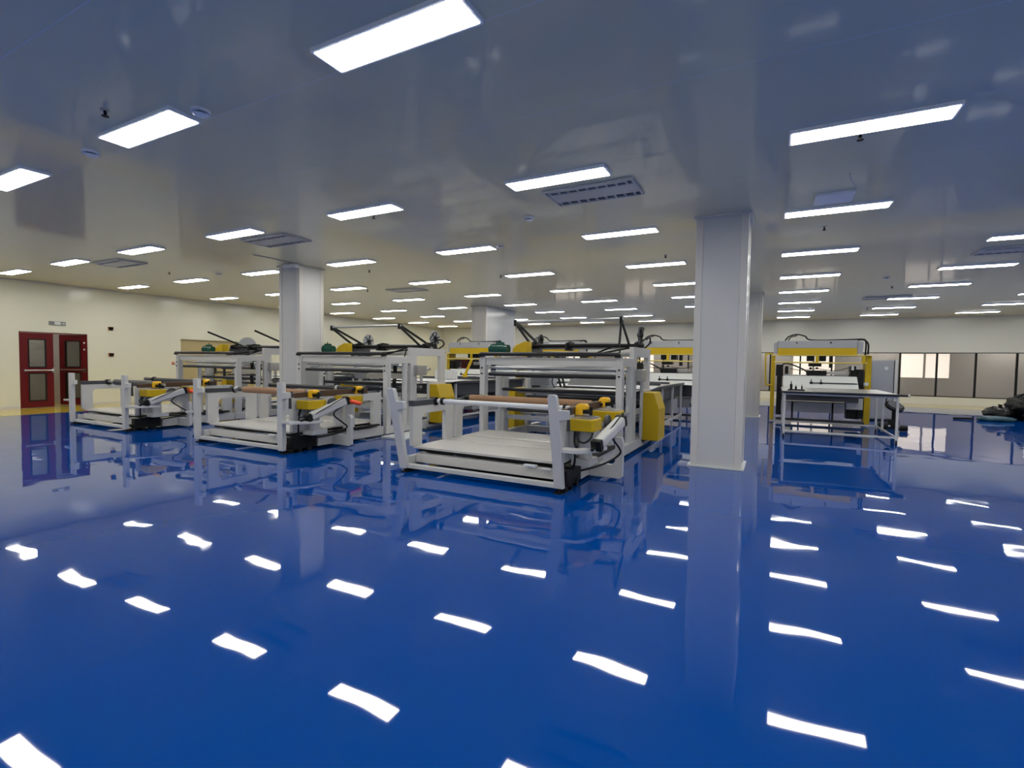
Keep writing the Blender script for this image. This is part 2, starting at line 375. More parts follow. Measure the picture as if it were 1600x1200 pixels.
for (x, y), lb in (((-4.40, 2.60), 'round smoke detector with dark slot beside the corner of the nearest left panel light'), ((-6.30, 2.60), 'white dome smoke detector alone left of the nearest left panel light'),
                   ((-3.22, 6.60), 'small white detector on the ceiling near the middle, right of the big panel'), ((-4.42, 7.90), 'grey detector at the end of a panel light above the middle line'),
                   ((-12.2, 7.6), 'faint pale detector near the left wall'), ((2.24, 14.32), 'ring shaped detector on the ceiling above the right press')):
    t = thing('smoke_detector', (x, y, CEIL), lb, 'smoke detector', 'ceiling smoke detectors')
    build('base', MB().cyl((x, y, CEIL), (x, y, CEIL-.022), .075, 24), m_dev, t)
    build('sensing_slot', MB().cyl((x, y, CEIL-.022), (x, y, CEIL-.036), .045, 20), m_dkgrey, t)
    build('dome', MB().cyl((x, y, CEIL-.036), (x, y, CEIL-.052), .062, 24, r2=.038), m_dev, t)
for (x, y), lb in (((-5.14, 2.23), 'dark sprinkler head left of the nearest left panel light'), ((.63, 5.53), 'dark sprinkler head below the right hand panel light'), ((.61, 8.88), 'sprinkler head under the lamp with the white box'),
                   ((-5.19, 5.52), 'sprinkler head under a panel light left of centre'), ((2.63, 15.93), 'sprinkler head above the right window band'), ((-8.39, 8.79), 'sprinkler head right of the left column'),
                   ((-10.75, 11.19), 'sprinkler head farther right of the left column'), ((2.87, 21.53), 'sprinkler head near the back wall on the right'), ((-1.9, 9.9), 'sprinkler head left of the nearest column'),
                   ((-5.9, 10.6), 'sprinkler head above the middle line'), ((-2.6, 19.2), 'sprinkler head far back above the window band'), ((-13.2, 7.0), 'sprinkler head near the left wall lamps'), ((-11.6, 8.9), 'sprinkler head above the far left line')):
    t = thing('sprinkler', (x, y, CEIL), lb, 'sprinkler', 'ceiling sprinkler heads')
    build('rose', MB().cyl((x, y, CEIL), (x, y, CEIL-.01), .035), m_steel, t)
    build('head', MB().cyl((x, y, CEIL-.01), (x, y, CEIL-.05), .012).cyl((x, y, CEIL-.05), (x, y, CEIL-.055), .028), m_black, t)
t = thing('lamp_driver_box', (.61, 7.5, CEIL), 'white rectangular driver box with a loose wire beside a right hand panel light', 'box')
build('housing', MB().box(.39, .80, 7.18, 7.60, CEIL-.03, CEIL), m_dev, t, .004)
build('wire', MB().tube([(.79, 7.19, CEIL-.02), (.78, 7.05, CEIL-.02), (.70, 6.8, CEIL-.006), (.67, 6.56, CEIL-.01)], .006), m_signw, t)

# ================================================================== machines
DXL = -4.587
def rollstand(k, dx, lean, which, core):
    """low roll stand: deck, arms, side portals, brake boxes, actuator"""
    t = thing('roll_stand', (-3.2+dx, 6.0, 0), 'grey roll stand with low deck, %s' % which, 'machine', 'roll stands in front of the lines')
    B = lambda n, mb, m, b=.004: build(n, mb.moved(lambda v: v+Vector((dx, 0, 0))), m, t, b)
    # deck of boards
    dk = MB()
    for a, b in ((5.33, 6.04), (6.085, 6.53), (6.575, 6.71), (6.755, 7.33)):
        dk.box(-4.29, -2.17, a, b, .285, .315)
    B('deck', dk, m_deck, .003)
    B('deck_support', MB().box(-4.27, -2.19, 5.42, 7.3, .235, .262), m_black, 0)
    B('front_beam', MB().box(-4.22, -2.16, 5.30, 5.36, .11, .225).box(-4.22, -2.16, 5.36, 5.42, .215, .225), m_deck)
    B('front_sill', MB().box(-4.28, -2.12, 5.14, 5.22, .055, .105), m_white)
    B('cross_beam', MB().box(-4.22, -2.16, 7.2, 7.28, .1, .255), m_white)
    B('side_beam', MB().box(-4.31, -4.23, 5.22, 7.35, .05, .20), m_white)
    B('side_beam', MB().box(-2.13, -2.05, 5.78, 7.35, .04, .20).box(-2.04, -1.98, 6.3, 6.55, .06, .17), m_white)
    B('slide_track', MB().box(-2.15, -2.0, 5.40, 7.2, .235, .262), m_black, 0)
    for x in (-4.30, -2.11):
        B('levelling_foot', MB().cyl((x+.02, 5.16, 0), (x+.02, 5.16, .015), .06).cyl((x+.02, 5.16, .015), (x+.02, 5.16, .09), .02).box(x-.03, x+.08, 5.2, 5.45, .0, .05), m_black)
    B('wheel_block', MB().box(-2.155, -2.04, 5.26, 5.74, .05, .235).cyl((-2.16, 5.34, .05), (-2.03, 5.34, .05), .05).cyl((-2.16, 5.6, .05), (-2.03, 5.6, .05), .05), m_black)
    # forked front arms
    for s, x in ((0, -4.36), (1, -2.17)):
        poly = [(x+.03, .055), (x+.14, .055), (x+.135, .83), (x+.235, .85), (x+.235, .95), (x+.12, .95), (x+.105, 1.09), (x+.09, 1.115), (x+.02, 1.115), (x, 1.09)]
        if lean == 0: poly = [(x+.02, .05), (x+.125, .05), (x+.125, .85), (x+.24, .87), (x+.24, .96), (x+.13, .96), (x+.13, 1.11), (x, 1.11), (x, .2)]
        a = MB().prism(poly, 'y', 5.10, 5.17)
        ln = lean*(1 if s == 0 else .75)
        a.moved(lambda v: Vector((v.x, v.y-ln*(v.z-.05)/1.05, v.z)))
        if s == 1 and lean: a.moved(lambda v: Vector((v.x, v.y+.03, v.z)))
        B('arm', a, m_white, .008)
    if lean == 0:
        B('tray', MB().box(-4.56, -4.34, 5.08, 5.2, .50, .535), m_white)
    B('tray', MB().prism([(-2.06, 5.08), (-1.86, 5.08), (-1.70, 5.30), (-1.66, 5.55), (-1.74, 5.55), (-1.80, 5.36), (-1.92, 5.24), (-2.06, 5.24)], 'z', .475, .515), m_white)
    B('hook_plate', MB().prism([(-2.02, .96), (-1.97, .97), (-1.97, .90), (-2.0, .88), (-1.99, .70), (-2.03, .70)], 'y', 5.20, 5.23), m_dkgrey, .002)
    # side portals (inverted U plates)
    def portal(y0, y1, z0, z1, wd, h, c=.05):
        return [(y0, z0), (y0, z1), (y1, z1), (y1, z0), (y1-wd, z0), (y1-wd, z1-h), (y0+wd+c, z1-h), (y0+wd, z1-h-c), (y0+wd, z0)]
    B('side_frame', MB().prism(portal(5.30, 6.25, .315, .855, .20, .11), 'x', -4.33, -4.27), m_white)
    B('side_frame', MB().prism(portal(6.34, 7.30, .315, .855, .17, .09), 'x', -4.33, -4.27), m_white)
    B('side_frame', MB().prism(portal(5.32, 6.35, .315, .855, .16, .30), 'x', -2.16, -2.09), m_white)
    B('side_frame', MB().prism(portal(6.42, 7.32, .20, .855, .22, .14), 'x', -2.16, -2.09), m_white)
    B('rail_pad', MB().box(-4.34, -4.26, 5.29, 5.76, .856, .93), m_dkgrey)
    B('rail_pad', MB().box(-4.34, -4.26, 5.95, 7.2, .856, .90), m_dkgrey)
    B('rail_pad', MB().prism([(5.36, .856), (5.36, .93), (5.9, .955), (6.95, .945), (6.95, .856)], 'x', -2.16, -2.08), m_dbrown)
    for x in (-4.30, -2.12):
        B('shaft_seat', MB().cyl((x-.05, 5.80, .895), (x+.05, 5.80, .895), .06, 18).box(x-.03, x+.03, 5.74, 5.88, .856, .90), m_black)
    # lower right block and stanchion
    B('gear_column', MB().cyl((-1.95, 5.62, .34), (-1.95, 5.62, .70), .085, 20).box(-2.08, -1.85, 5.5, 5.8, .262, .34).box(-2.09, -2.04, 5.45, 5.75, .34, .82), m_white)
    # brake boxes with lids and orange clamps
    for (x0, x1, y0, y1, z0, z1) in ((-2.055, -1.76, 5.36, 5.74, .685, .825), (-2.06, -1.70, 6.14, 6.50, .72, .86)):
        pl = [(x0, y0), (x1-.03, y0), (x1, y0+.05), (x1, y1-.10), (x1-.05, y1), (x0, y1)]
        bx = B('brake_box', MB().prism(pl, 'z', z0, z1), m_yellow, .012)
        mv = lambda mb: mb.moved(lambda v: v+Vector((dx, 0, 0)))
        build('lid', mv(MB().prism([(x0+.02, y0+.02), (x1-.05, y0+.02), (x1-.02, y1-.12), (x1-.07, y1-.02), (x0+.02, y1-.02)], 'z', z1, z1+.012)), m_steel, bx)
    for (x, y, z) in ((-1.99, 5.66, .845), (-2.03, 6.68, .86)):
        if y > 6: z = .865
        cl = B('clamp', MB().prism([(x-.09, z), (x-.09, z+.10), (x-.06, z+.135), (x+.03, z+.135), (x+.05, z+.11), (x+.05, z+.07), (x+.0, z+.07), (x, z)], 'y', y-.06, y+.06), m_byellow, .012)
        part_label(cl, 'bright yellow clamp cap')
        build('jaw', MB().box(x+.0, x+.09, y-.04, y+.04, z+.02, z+.06).cyl((x+.09, y, z+.0), (x+.09, y, z+.10), .018).moved(lambda v: v+Vector((dx, 0, 0))), m_black, cl)
    B('brake_disc', MB().cyl((-1.76, 5.80, .76), (-1.72, 5.80, .76), .09, 24), m_dkgrey)
    # slanted linear actuator
    p = Vector((-1.71, 5.27, .545)); q = Vector((-1.62, 5.98, .775))
    if lean == 0: p = Vector((-1.76, 5.30, .555)); q = Vector((-1.66, 6.02, .80))
    d = (q-p)
    ac = B('actuator', MB().bar(p+d*.1, q, .12, .12), m_white, .025)
    mv2 = lambda mb: mb.moved(lambda v: v+Vector((dx, 0, 0)))
    part_label(build('end_cap', mv2(MB().bar(p, p+d*.1, .125, .125)), m_black, ac, .01), 'black end cap')
    build('band', mv2(MB().bar(q-d*.05, q+d*.03, .132, .132)), m_black, ac, .01)
    build('plunger', mv2(MB().cyl(p, p-d*.12, .018)), m_black, ac)
    part_label(B('warning_cap', MB().cyl((-1.73, 6.22, .755), (-1.73, 6.22, .80), .036, 18, r2=.032).ball((-1.73, 6.22, .80), .032, .032, .03) if lean else
                 MB().cyl((-1.72, 6.05, .80), (-1.62, 6.30, .73), .035), m_orange, 0), 'orange red cap')
    # bracket right of the base
    B('bracket', MB().prism([(-2.05, .03), (-1.66, .03), (-1.62, .06), (-1.62, .50), (-1.64, .55), (-1.72, .55), (-1.72, .24), (-1.76, .20), (-2.05, .20)], 'y', 6.08, 6.14), m_white, .006)
    cb = MB()
    cb.tube([(-2.0, 5.40, .68), (-1.99, 5.36, .56), (-1.95, 5.33, .50)], .013)
    cb.tube([(-1.97, 5.36, .68), (-1.93, 5.30, .60), (-1.86, 5.30, .57), (-1.80, 5.34, .61), (-1.78, 5.38, .68)], .011)
    cb.tube([(-1.98, 5.34, .5), (-1.97, 5.33, .36), (-2.0, 5.36, .27)], .013)
    cb.tube([(-1.64, 5.95, .72), (-1.66, 5.75, .60), (-1.62, 5.9, .45), (-1.64, 6.02, .36), (-1.74, 5.95, .27), (-1.86, 5.75, .22), (-1.97, 5.55, .20)], .012)
    cb.tube([(-1.72, 5.30, .56), (-1.64, 5.62, .72), (-1.60, 5.95, .86), (-1.64, 6.1, .80)], .008)
    B('cable', cb, m_black, 0)
    B('leaflet', MB().box(-2.58, -2.42, 5.24, 5.30, .235, .262).box(-2.36, -2.24, 5.23, 5.30, .225, .24), m_paper)
    return t
def core_tubes(dx, core, which):
    if core == 'near':
        t = thing('roll_shaft', (-3.2+dx, 5.8, .9), 'white wrapped roll shaft lying across the front of the near roll stand', 'shaft')
        build('shaft', MB().cyl((-4.42+dx, 5.80, .9), (-2.02+dx, 5.80, .9), .022), m_dmetal, t)
        build('wrapping', MB().cyl((-4.22+dx, 5.80, .9), (-2.22+dx, 5.80, .9), .033, 18), m_paper, t)
        build('collar', MB().cyl((-4.16+dx, 5.80, .9), (-4.12+dx, 5.80, .9), .052, 18).cyl((-2.3+dx, 5.80, .9), (-2.27+dx, 5.80, .9), .052, 18), m_black, t)
        t = thing('cardboard_tube', (-3.2+dx, 6.6, .95), 'long brown cardboard core tube lying across the near roll stand behind the white shaft', 'tube')
        build('tube', MB().cyl((-4.17+dx, 6.58, .905), (-2.2+dx, 6.58, .905), .052, 20), m_brown, t)
        build('shaft', MB().cyl((-4.36+dx, 6.58, .905), (-2.05+dx, 6.58, .905), .02).cyl((-4.28+dx, 6.58, .905), (-4.18+dx, 6.58, .905), .035), m_black, t)
    elif core == 'mid':
        t = thing('cardboard_tube', (-3.2+dx, 5.8, .9), 'brown cardboard core tube on a dark shaft across the middle roll stand', 'tube')
        build('tube', MB().cyl((-3.98+dx, 5.8, .905), (-2.35+dx, 5.8, .905), .058, 20), m_brown, t)
        build('shaft', MB().cyl((-4.36+dx, 5.8, .905), (-2.0+dx, 5.8, .905), .035), m_dkgrey, t)
        build('collar', MB().cyl((-4.22+dx, 5.8, .905), (-4.12+dx, 5.8, .905), .055).cyl((-2.3+dx, 5.8, .905), (-2.2+dx, 5.8, .905), .055), m_steel, t)
        t = thing('roll_shaft', (-3.2+dx, 6.6, .93), 'dark bare roll shaft behind the brown tube of the middle roll stand', 'shaft')
        build('shaft', MB().cyl((-4.36+dx, 6.6, .95), (-2.05+dx, 6.6, .95), .04), m_dmetal, t)
        build('collar', MB().cyl((-2.5+dx, 6.6, .95), (-2.44+dx, 6.6, .95), .06), m_steel, t)
    else:
        t = thing('film_roll', (-3.2+dx, 5.8, .93), 'slim dark grey film roll on its shaft across the far left roll stand', 'roll')
        build('film', MB().cyl((-3.95+dx, 5.8, .905), (-2.3+dx, 5.8, .905), .065, 20), m_dkgrey, t)
        build('shaft', MB().cyl((-4.36+dx, 5.8, .905), (-2.0+dx, 5.8, .905), .03), m_steel, t)
        t = thing('roll_shaft', (-3.2+dx, 6.6, .93), 'grey roll shaft behind the dark film roll of the far left roll stand', 'shaft')
        build('shaft', MB().cyl((-4.36+dx, 6.6, .95), (-2.05+dx, 6.6, .95), .04), m_dkgrey, t)
        build('collar', MB().cyl((-4.0+dx, 6.6, .95), (-3.95+dx, 6.6, .95), .06), m_black, t)

def feedframe(k, dx, which):
    t = thing('feed_frame', (-3.2+dx, 8.4, 0), 'tall grey roller frame, %s' % which, 'machine', 'tall roller feed frames')
    sh = lambda mb: mb.moved(lambda v: v+Vector((dx, 0, 0)))
    B = lambda n, mb, m, b=.005: build(n, sh(mb), m, t, b)
    xa, xb = -4.45, -2.05
    for x in (xa, xb-.0):
        s = 1 if x == xa else -1
        B('post', MB().box(x-.05, x+.05, 7.38, 7.50, .05, 1.555), m_white)
        B('post', MB().cyl((x+.01, 7.95, .2), (x+.01, 7.95, 1.43), .055, 18), m_white)
        zt = 1.745 if s < 0 else 1.585     # rear portal, taller on the operator side
        B('portal', MB().prism([(8.10, .2), (8.10, zt), (9.30, zt), (9.30, .2), (9.13, .2), (9.13, zt-.16), (8.30, zt-.16), (8.30, .2)], 'x', x-.04, x+.04), m_white)
        B('side_beam', MB().box(x-.045, x+.045, 7.50, 8.10, 1.42, 1.555), m_white)
        B('base_rail', MB().box(x-.06, x+.06, 7.36, 9.75, .05, .20), m_white)
        B('mid_rail', MB().box(x-.03, x+.03, 7.5, 9.1, .62, .70), m_grey)
        for y in (7.45, 9.6):
            B('levelling_foot', MB().cyl((x, y, 0), (x, y, .015), .05).cyl((x, y, .015), (x, y, .05), .018), m_black, 0)
    B('cross_beam', MB().box(xa+.05, xb-.05, 7.42, 7.49, 1.42, 1.55), m_white)
    B('cross_beam', MB().box(xa+.04, xb-.04, 9.15, 9.25, 1.60, 1.70), m_white)
    B('cross_beam', MB().box(xa+.04, xb-.04, 9.1, 9.2, .08, .2), m_white)
    B('cross_beam', MB().box(xa+.04, xb-.04, 8.15, 8.25, .42, .5), m_grey)
    # rollers
    rl = [(7.36, 1.605, .032, m_dmetal), (7.55, 1.375, .02, m_chrome), (7.85, 1.40, .028, m_chrome), (7.50, 1.26, .03, m_dmetal), (7.62, 1.30, .022, m_chrome), (8.25, 1.36, .03, m_chrome), (8.5, 1.22, .035, m_dkgrey),
          (8.9, 1.30, .03, m_steel), (8.0, .98, .03, m_dmetal), (8.6, .92, .035, m_steel), (9.0, .80, .03, m_dkgrey), (8.2, .60, .035, m_dkgrey), (8.9, 1.76, .03, m_steel)]
    for y, z, r, m in rl:
        x0, x1 = xa+.05, xb-.05
        if z > 1.58 and y < 8: x0, x1 = xa-.05, xb+.02
        if z > 1.7: x0, x1 = xa, xb
        B('roller', MB().cyl((x0+.03, y, z), (x1-.03, y, z), r, 16).cyl((x0, y, z), (x1, y, z), r*.45, 10), m, 0)
    # roller bearings on the top pair
    B('bearing', MB().box(xa-.05, xa+.03, 7.33, 7.40, 1.556, 1.60).box(xb-.06, xb+.02, 7.33, 7.40, 1.556, 1.60), m_black)
    B('folding_plate', MB().prism([(-3.05, 1.20), (-3.10, 1.10), (-2.12, 1.10), (-2.12, 1.21), (-2.98, 1.21)], 'y', 7.95, 7.97), m_steel, .003)
    B('folding_bar', MB().box(-3.15, -2.12, 7.90, 7.94, 1.05, 1.08), m_dmetal)
    B('shelf', MB().box(-4.0, -2.12, 8.35, 9.0, .985, 1.0), m_steel)
    B('shelf', MB().box(-4.25, -2.12, 8.45, 9.05, .50, .53), m_steel)
    B('bracket_plate', MB().box(-4.1, -3.75, 8.62, 8.68, 1.05, 1.20).box(-4.1, -4.04, 8.62, 8.68, 1.20, 1.58), m_grey)
    # bolts on front posts
    for x in (xa, xb):
        B('bolt', MB().cyl((x, 7.375, 1.37), (x, 7.355, 1.37), .014).cyl((x, 7.375, 1.27), (x, 7.355, 1.27), .014), m_black, 0)
    # motor and yellow gear guard on the top left
    mo = B('motor', MB().cyl((-4.80, 8.30, 1.715), (-4.50, 8.30, 1.715), .094, 22).cyl((-4.83, 8.30, 1.715), (-4.80, 8.30, 1.715), .08, 22, r2=.094).cyl((-4.50, 8.30, 1.715), (-4.43, 8.30, 1.715), .085, 22), m_green, .0)
    part_label(mo, 'dark green motor')
    for i in range(8): build('fin', sh(MB().cyl((-4.79+i*.034, 8.30, 1.715), (-4.78+i*.034, 8.30, 1.715), .103, 20)), m_green, mo)
    build('terminal_box', sh(MB().box(-4.68, -4.55, 8.25, 8.36, 1.80, 1.85).cyl((-4.62, 8.3, 1.85), (-4.62, 8.3, 1.89), .012)), m_green, mo, .008)
    build('mounting_plate', sh(MB().box(-4.78, -4.41, 8.20, 8.42, 1.592, 1.612)), m_white, mo)
    gg = B('gear_guard', MB().prism([(-4.36, 1.62), (-4.36, 1.72), (-4.30, 1.79), (-4.12, 1.86), (-4.04, 1.86), (-4.04, 1.62)], 'y', 8.32, 8.5), m_yellow, .01)
    # dancer: arms from rear pivots up to the front bar
    for s, x in ((0, -4.12), (1, -2.2)):
        rods = [((x, 7.98, 2.2), (x, 9.05, 1.80)), ((x, 7.98, 2.17), (x, 8.72, 1.76))]
        if k == 0 and s == 1: rods = [((x, 7.98, 2.18), (x, 8.55, 1.76)), ((x, 7.98, 2.17), (x, 7.88, 1.74))]
        if k == 2: rods = [((x, 7.98, 2.17), (x, 9.05, 1.80))]
        a = MB()
        for p, q in rods: a.bar(p, q, .028, .045)
        if len(rods) > 1:
            a.box(x-.022, x+.022, 7.94, 8.03, 2.12, 2.23)
        B('dancer_arm', a, m_black, .004)
    if k != 2:
        B('dancer_bar', MB().cyl((-4.13, 7.98, 2.195), (-2.17, 7.98, 2.195), .022, 14), m_steel, 0)
    B('dancer_shaft', MB().cyl((-4.15, 8.72, 1.79), (-2.0, 8.72, 1.79), .036, 16), m_black, 0)
    B('dancer_shaft', MB().cyl((-3.9, 9.0, 1.83), (-2.15, 9.0, 1.83), .03, 16), m_steel, 0)
    B('dancer_post', MB().box(-4.19, -4.11, 8.6, 9.15, 1.56, 1.75), m_dkgrey)
    for x in (-4.15, -3.4, -2.12):
        B('pivot_bracket', MB().prism([(8.60, 1.745 if x != -3.4 else 1.70), (8.63, 1.84), (8.80, 1.88), (9.08, 1.86), (9.12, 1.745), (8.9, 1.70), (8.7, 1.70)], 'x', x-.02, x+.02).cyl((x-.04, 8.72, 1.79), (x+.04, 8.72, 1.79), .06), m_black)
    B('stay', MB().bar((-2.5, 8.7, 1.79), (-2.9, 8.2, 1.56), .02, .03).bar((-2.2, 8.7, 1.76), (-2.75, 7.6, 1.56), .02, .03), m_black)
    # film spools either side
    rr = {0: .11, 1: .17, 2: .29}[k]
    for x, zz in ((-4.14, 1.93), (-2.16, 2.0 if k == 0 else 1.98)):
        r = rr if x < -4 else max(.15, min(rr, .19))
        y = 9.12
        zc = zz if r < .2 else 1.80
        sp = B('spool', MB().cyl((x-.012, y, zc), (x+.012, y, zc), r, 28), m_grey if k else m_dkgrey, 0)
        hub = MB().cyl((x-.05, y, zc), (x+.05, y, zc), r*.28, 14)
        for i in range(0 if r > .2 else 6):
            an = i*math.pi/3+.3
            hub.bar((x+.016, y+math.cos(an)*r*.2, zc+math.sin(an)*r*.2), (x+.016, y+math.cos(an)*r*.92, zc+math.sin(an)*r*.92), .02, .018)
        build('hub', sh(hub), m_black, sp)
        B('spool_bracket', MB().bar((x, y, zc-.02), (x, 9.2, 1.745), .03, .03).box(x-.03, x+.03, 9.14, 9.26, 1.745, 1.77), m_black)
    B('hose', MB().tube([(-2.1, 9.2, 1.76), (-2.02, 9.28, 1.86), (-2.0, 9.1, 1.95), (-2.08, 8.9, 1.87), (-2.15, 8.75, 1.80)], .016).tube([(-2.12, 9.05, 2.12), (-2.06, 8.95, 2.1), (-2.1, 8.85, 1.95)], .012), m_black, 0)
    sb = B('side_box', MB().box(-4.28, -3.82, 8.95, 9.22, 1.02, 1.16), m_grey)
    build('slot', sh(MB().box(-4.12, -3.86, 8.943, 8.95, 1.05, 1.10)), m_black, sb)
    for p in (-3.78, -3.70): B('lever', MB().bar((p, 9.05, 1.42), (p+.14, 9.0, 1.0), .03, .035), m_dmetal, .003)
    # yellow side guards with chamfered top
    def guard(x0, x1, s):
        if s > 0: p = [(x0, .15), (x1, .15), (x1, .70), (x1-.09, .975), (x0, .975)]
        else: p = [(x1, .15), (x0, .15), (x0, .72), (x0+.17, .965), (x1, .965)]
        return MB().prism(p, 'y', 8.72, 9.28)
    B('side_guard', guard(-1.99, -1.72, 1), m_yellow, .006)
    B('side_guard', guard(-4.78, -4.50, -1), m_yellow, .006)
    B('guard_mount', MB().box(-2.04, -1.99, 8.68, 9.32, .1, 1.02), m_white)
    # pneumatic unit inside right portal
    B('valve_block', MB().box(-2.02, -1.90, 8.2, 8.5, 1.18, 1.38).cyl((-1.93, 8.35, 1.0), (-1.93, 8.35, 1.18), .03), m_steel)
    cb = MB()
    cb.tube([(-2.3, 8.3, 1.7), (-2.35, 8.25, 1.3), (-2.3, 8.2, .9), (-2.4, 8.25, .5)], .014)
    cb.tube([(-3.6, 8.6, 1.3), (-3.66, 8.6, 1.12), (-3.6, 8.6, 1.0)], .01)
    if k > 0: cb.tube([(-2.35, 8.0, 1.5), (-2.33, 8.0, 1.2), (-2.36, 8.0, 1.0), (-2.33, 8.0, .85)], .04)
    B('cable', cb, m_black, 0)
    B('film_bag', MB().prism([(-3.98, 1.22), (-3.95, 1.02), (-3.80, .94), (-3.66, .98), (-3.60, 1.16), (-3.56, 1.23)], 'y', 8.70, 8.74), m_clearf, .01)
    return t

def conveyor(k, dx, y1, which):
    t = thing('conveyor_table', (-3.2+dx, 12, 0), 'long conveyor table, %s' % which, 'conveyor', 'long conveyor tables')
    B = lambda n, mb, m, b=.004: build(n, mb.moved(lambda v: v+Vector((dx, 0, 0))), m, t, b)
    x0, x1, y0 = -4.35, -2.12, 9.85
    B('table_top', MB().box(x0, x1, y0, y1, .975, 1.0), m_deck)
    B('edge_rail', MB().box(x1, x1+.035, y0, y1, .95, 1.01), m_dkgrey)
    B('edge_rail', MB().box(x0-.035, x0, y0, y1, .95, 1.01), m_dkgrey)
    B('skirt', MB().box(x0+.1, x1-.06, y0+.15, y1-.1, .66, .95), m_dkgrey)
    n = int((y1-y0)/1.05)
    for i in range(n+1):
        y = y0+.1+i*(y1-y0-.2)/n
        for x in (x0+.03, x1-.03):
            B('leg', MB().box(x-.025, x+.025, y-.025, y+.025, .0, .95), m_white)
    B('lower_rail', MB().box(x1-.05, x1-.01, y0+.1, y1-.1, .14, .19), m_white)
    B('lower_rail', MB().box(x0+.01, x0+.05, y0+.1, y1-.1, .14, .19), m_white)
    B('drive_unit', MB().box(x0+.5, x1-.25, y0+1.2, y0+2.6, .22, .5).box(x0+.7, x1-.1, y0+3, y0+3.8, .25, .6), m_grey)
    B('feed_plate', MB().prism([(y0-.35, .99), (y0+.25, 1.02), (y0+.25, 1.03), (y0-.35, 1.0)], 'x', x0+.3, x1+.1), m_paper)
    B('cross_rail', MB().box(x0+.1, x1-.1, y0+1.5, y0+1.56, 1.0, 1.06).box(x0+.1, x1-.1, y0+2.6, y0+2.64, 1.0, 1.05).box(x1-.5, x1-.38, y0+1.4, y0+1.6, 1.0, 1.09), m_dkgrey)
    return t

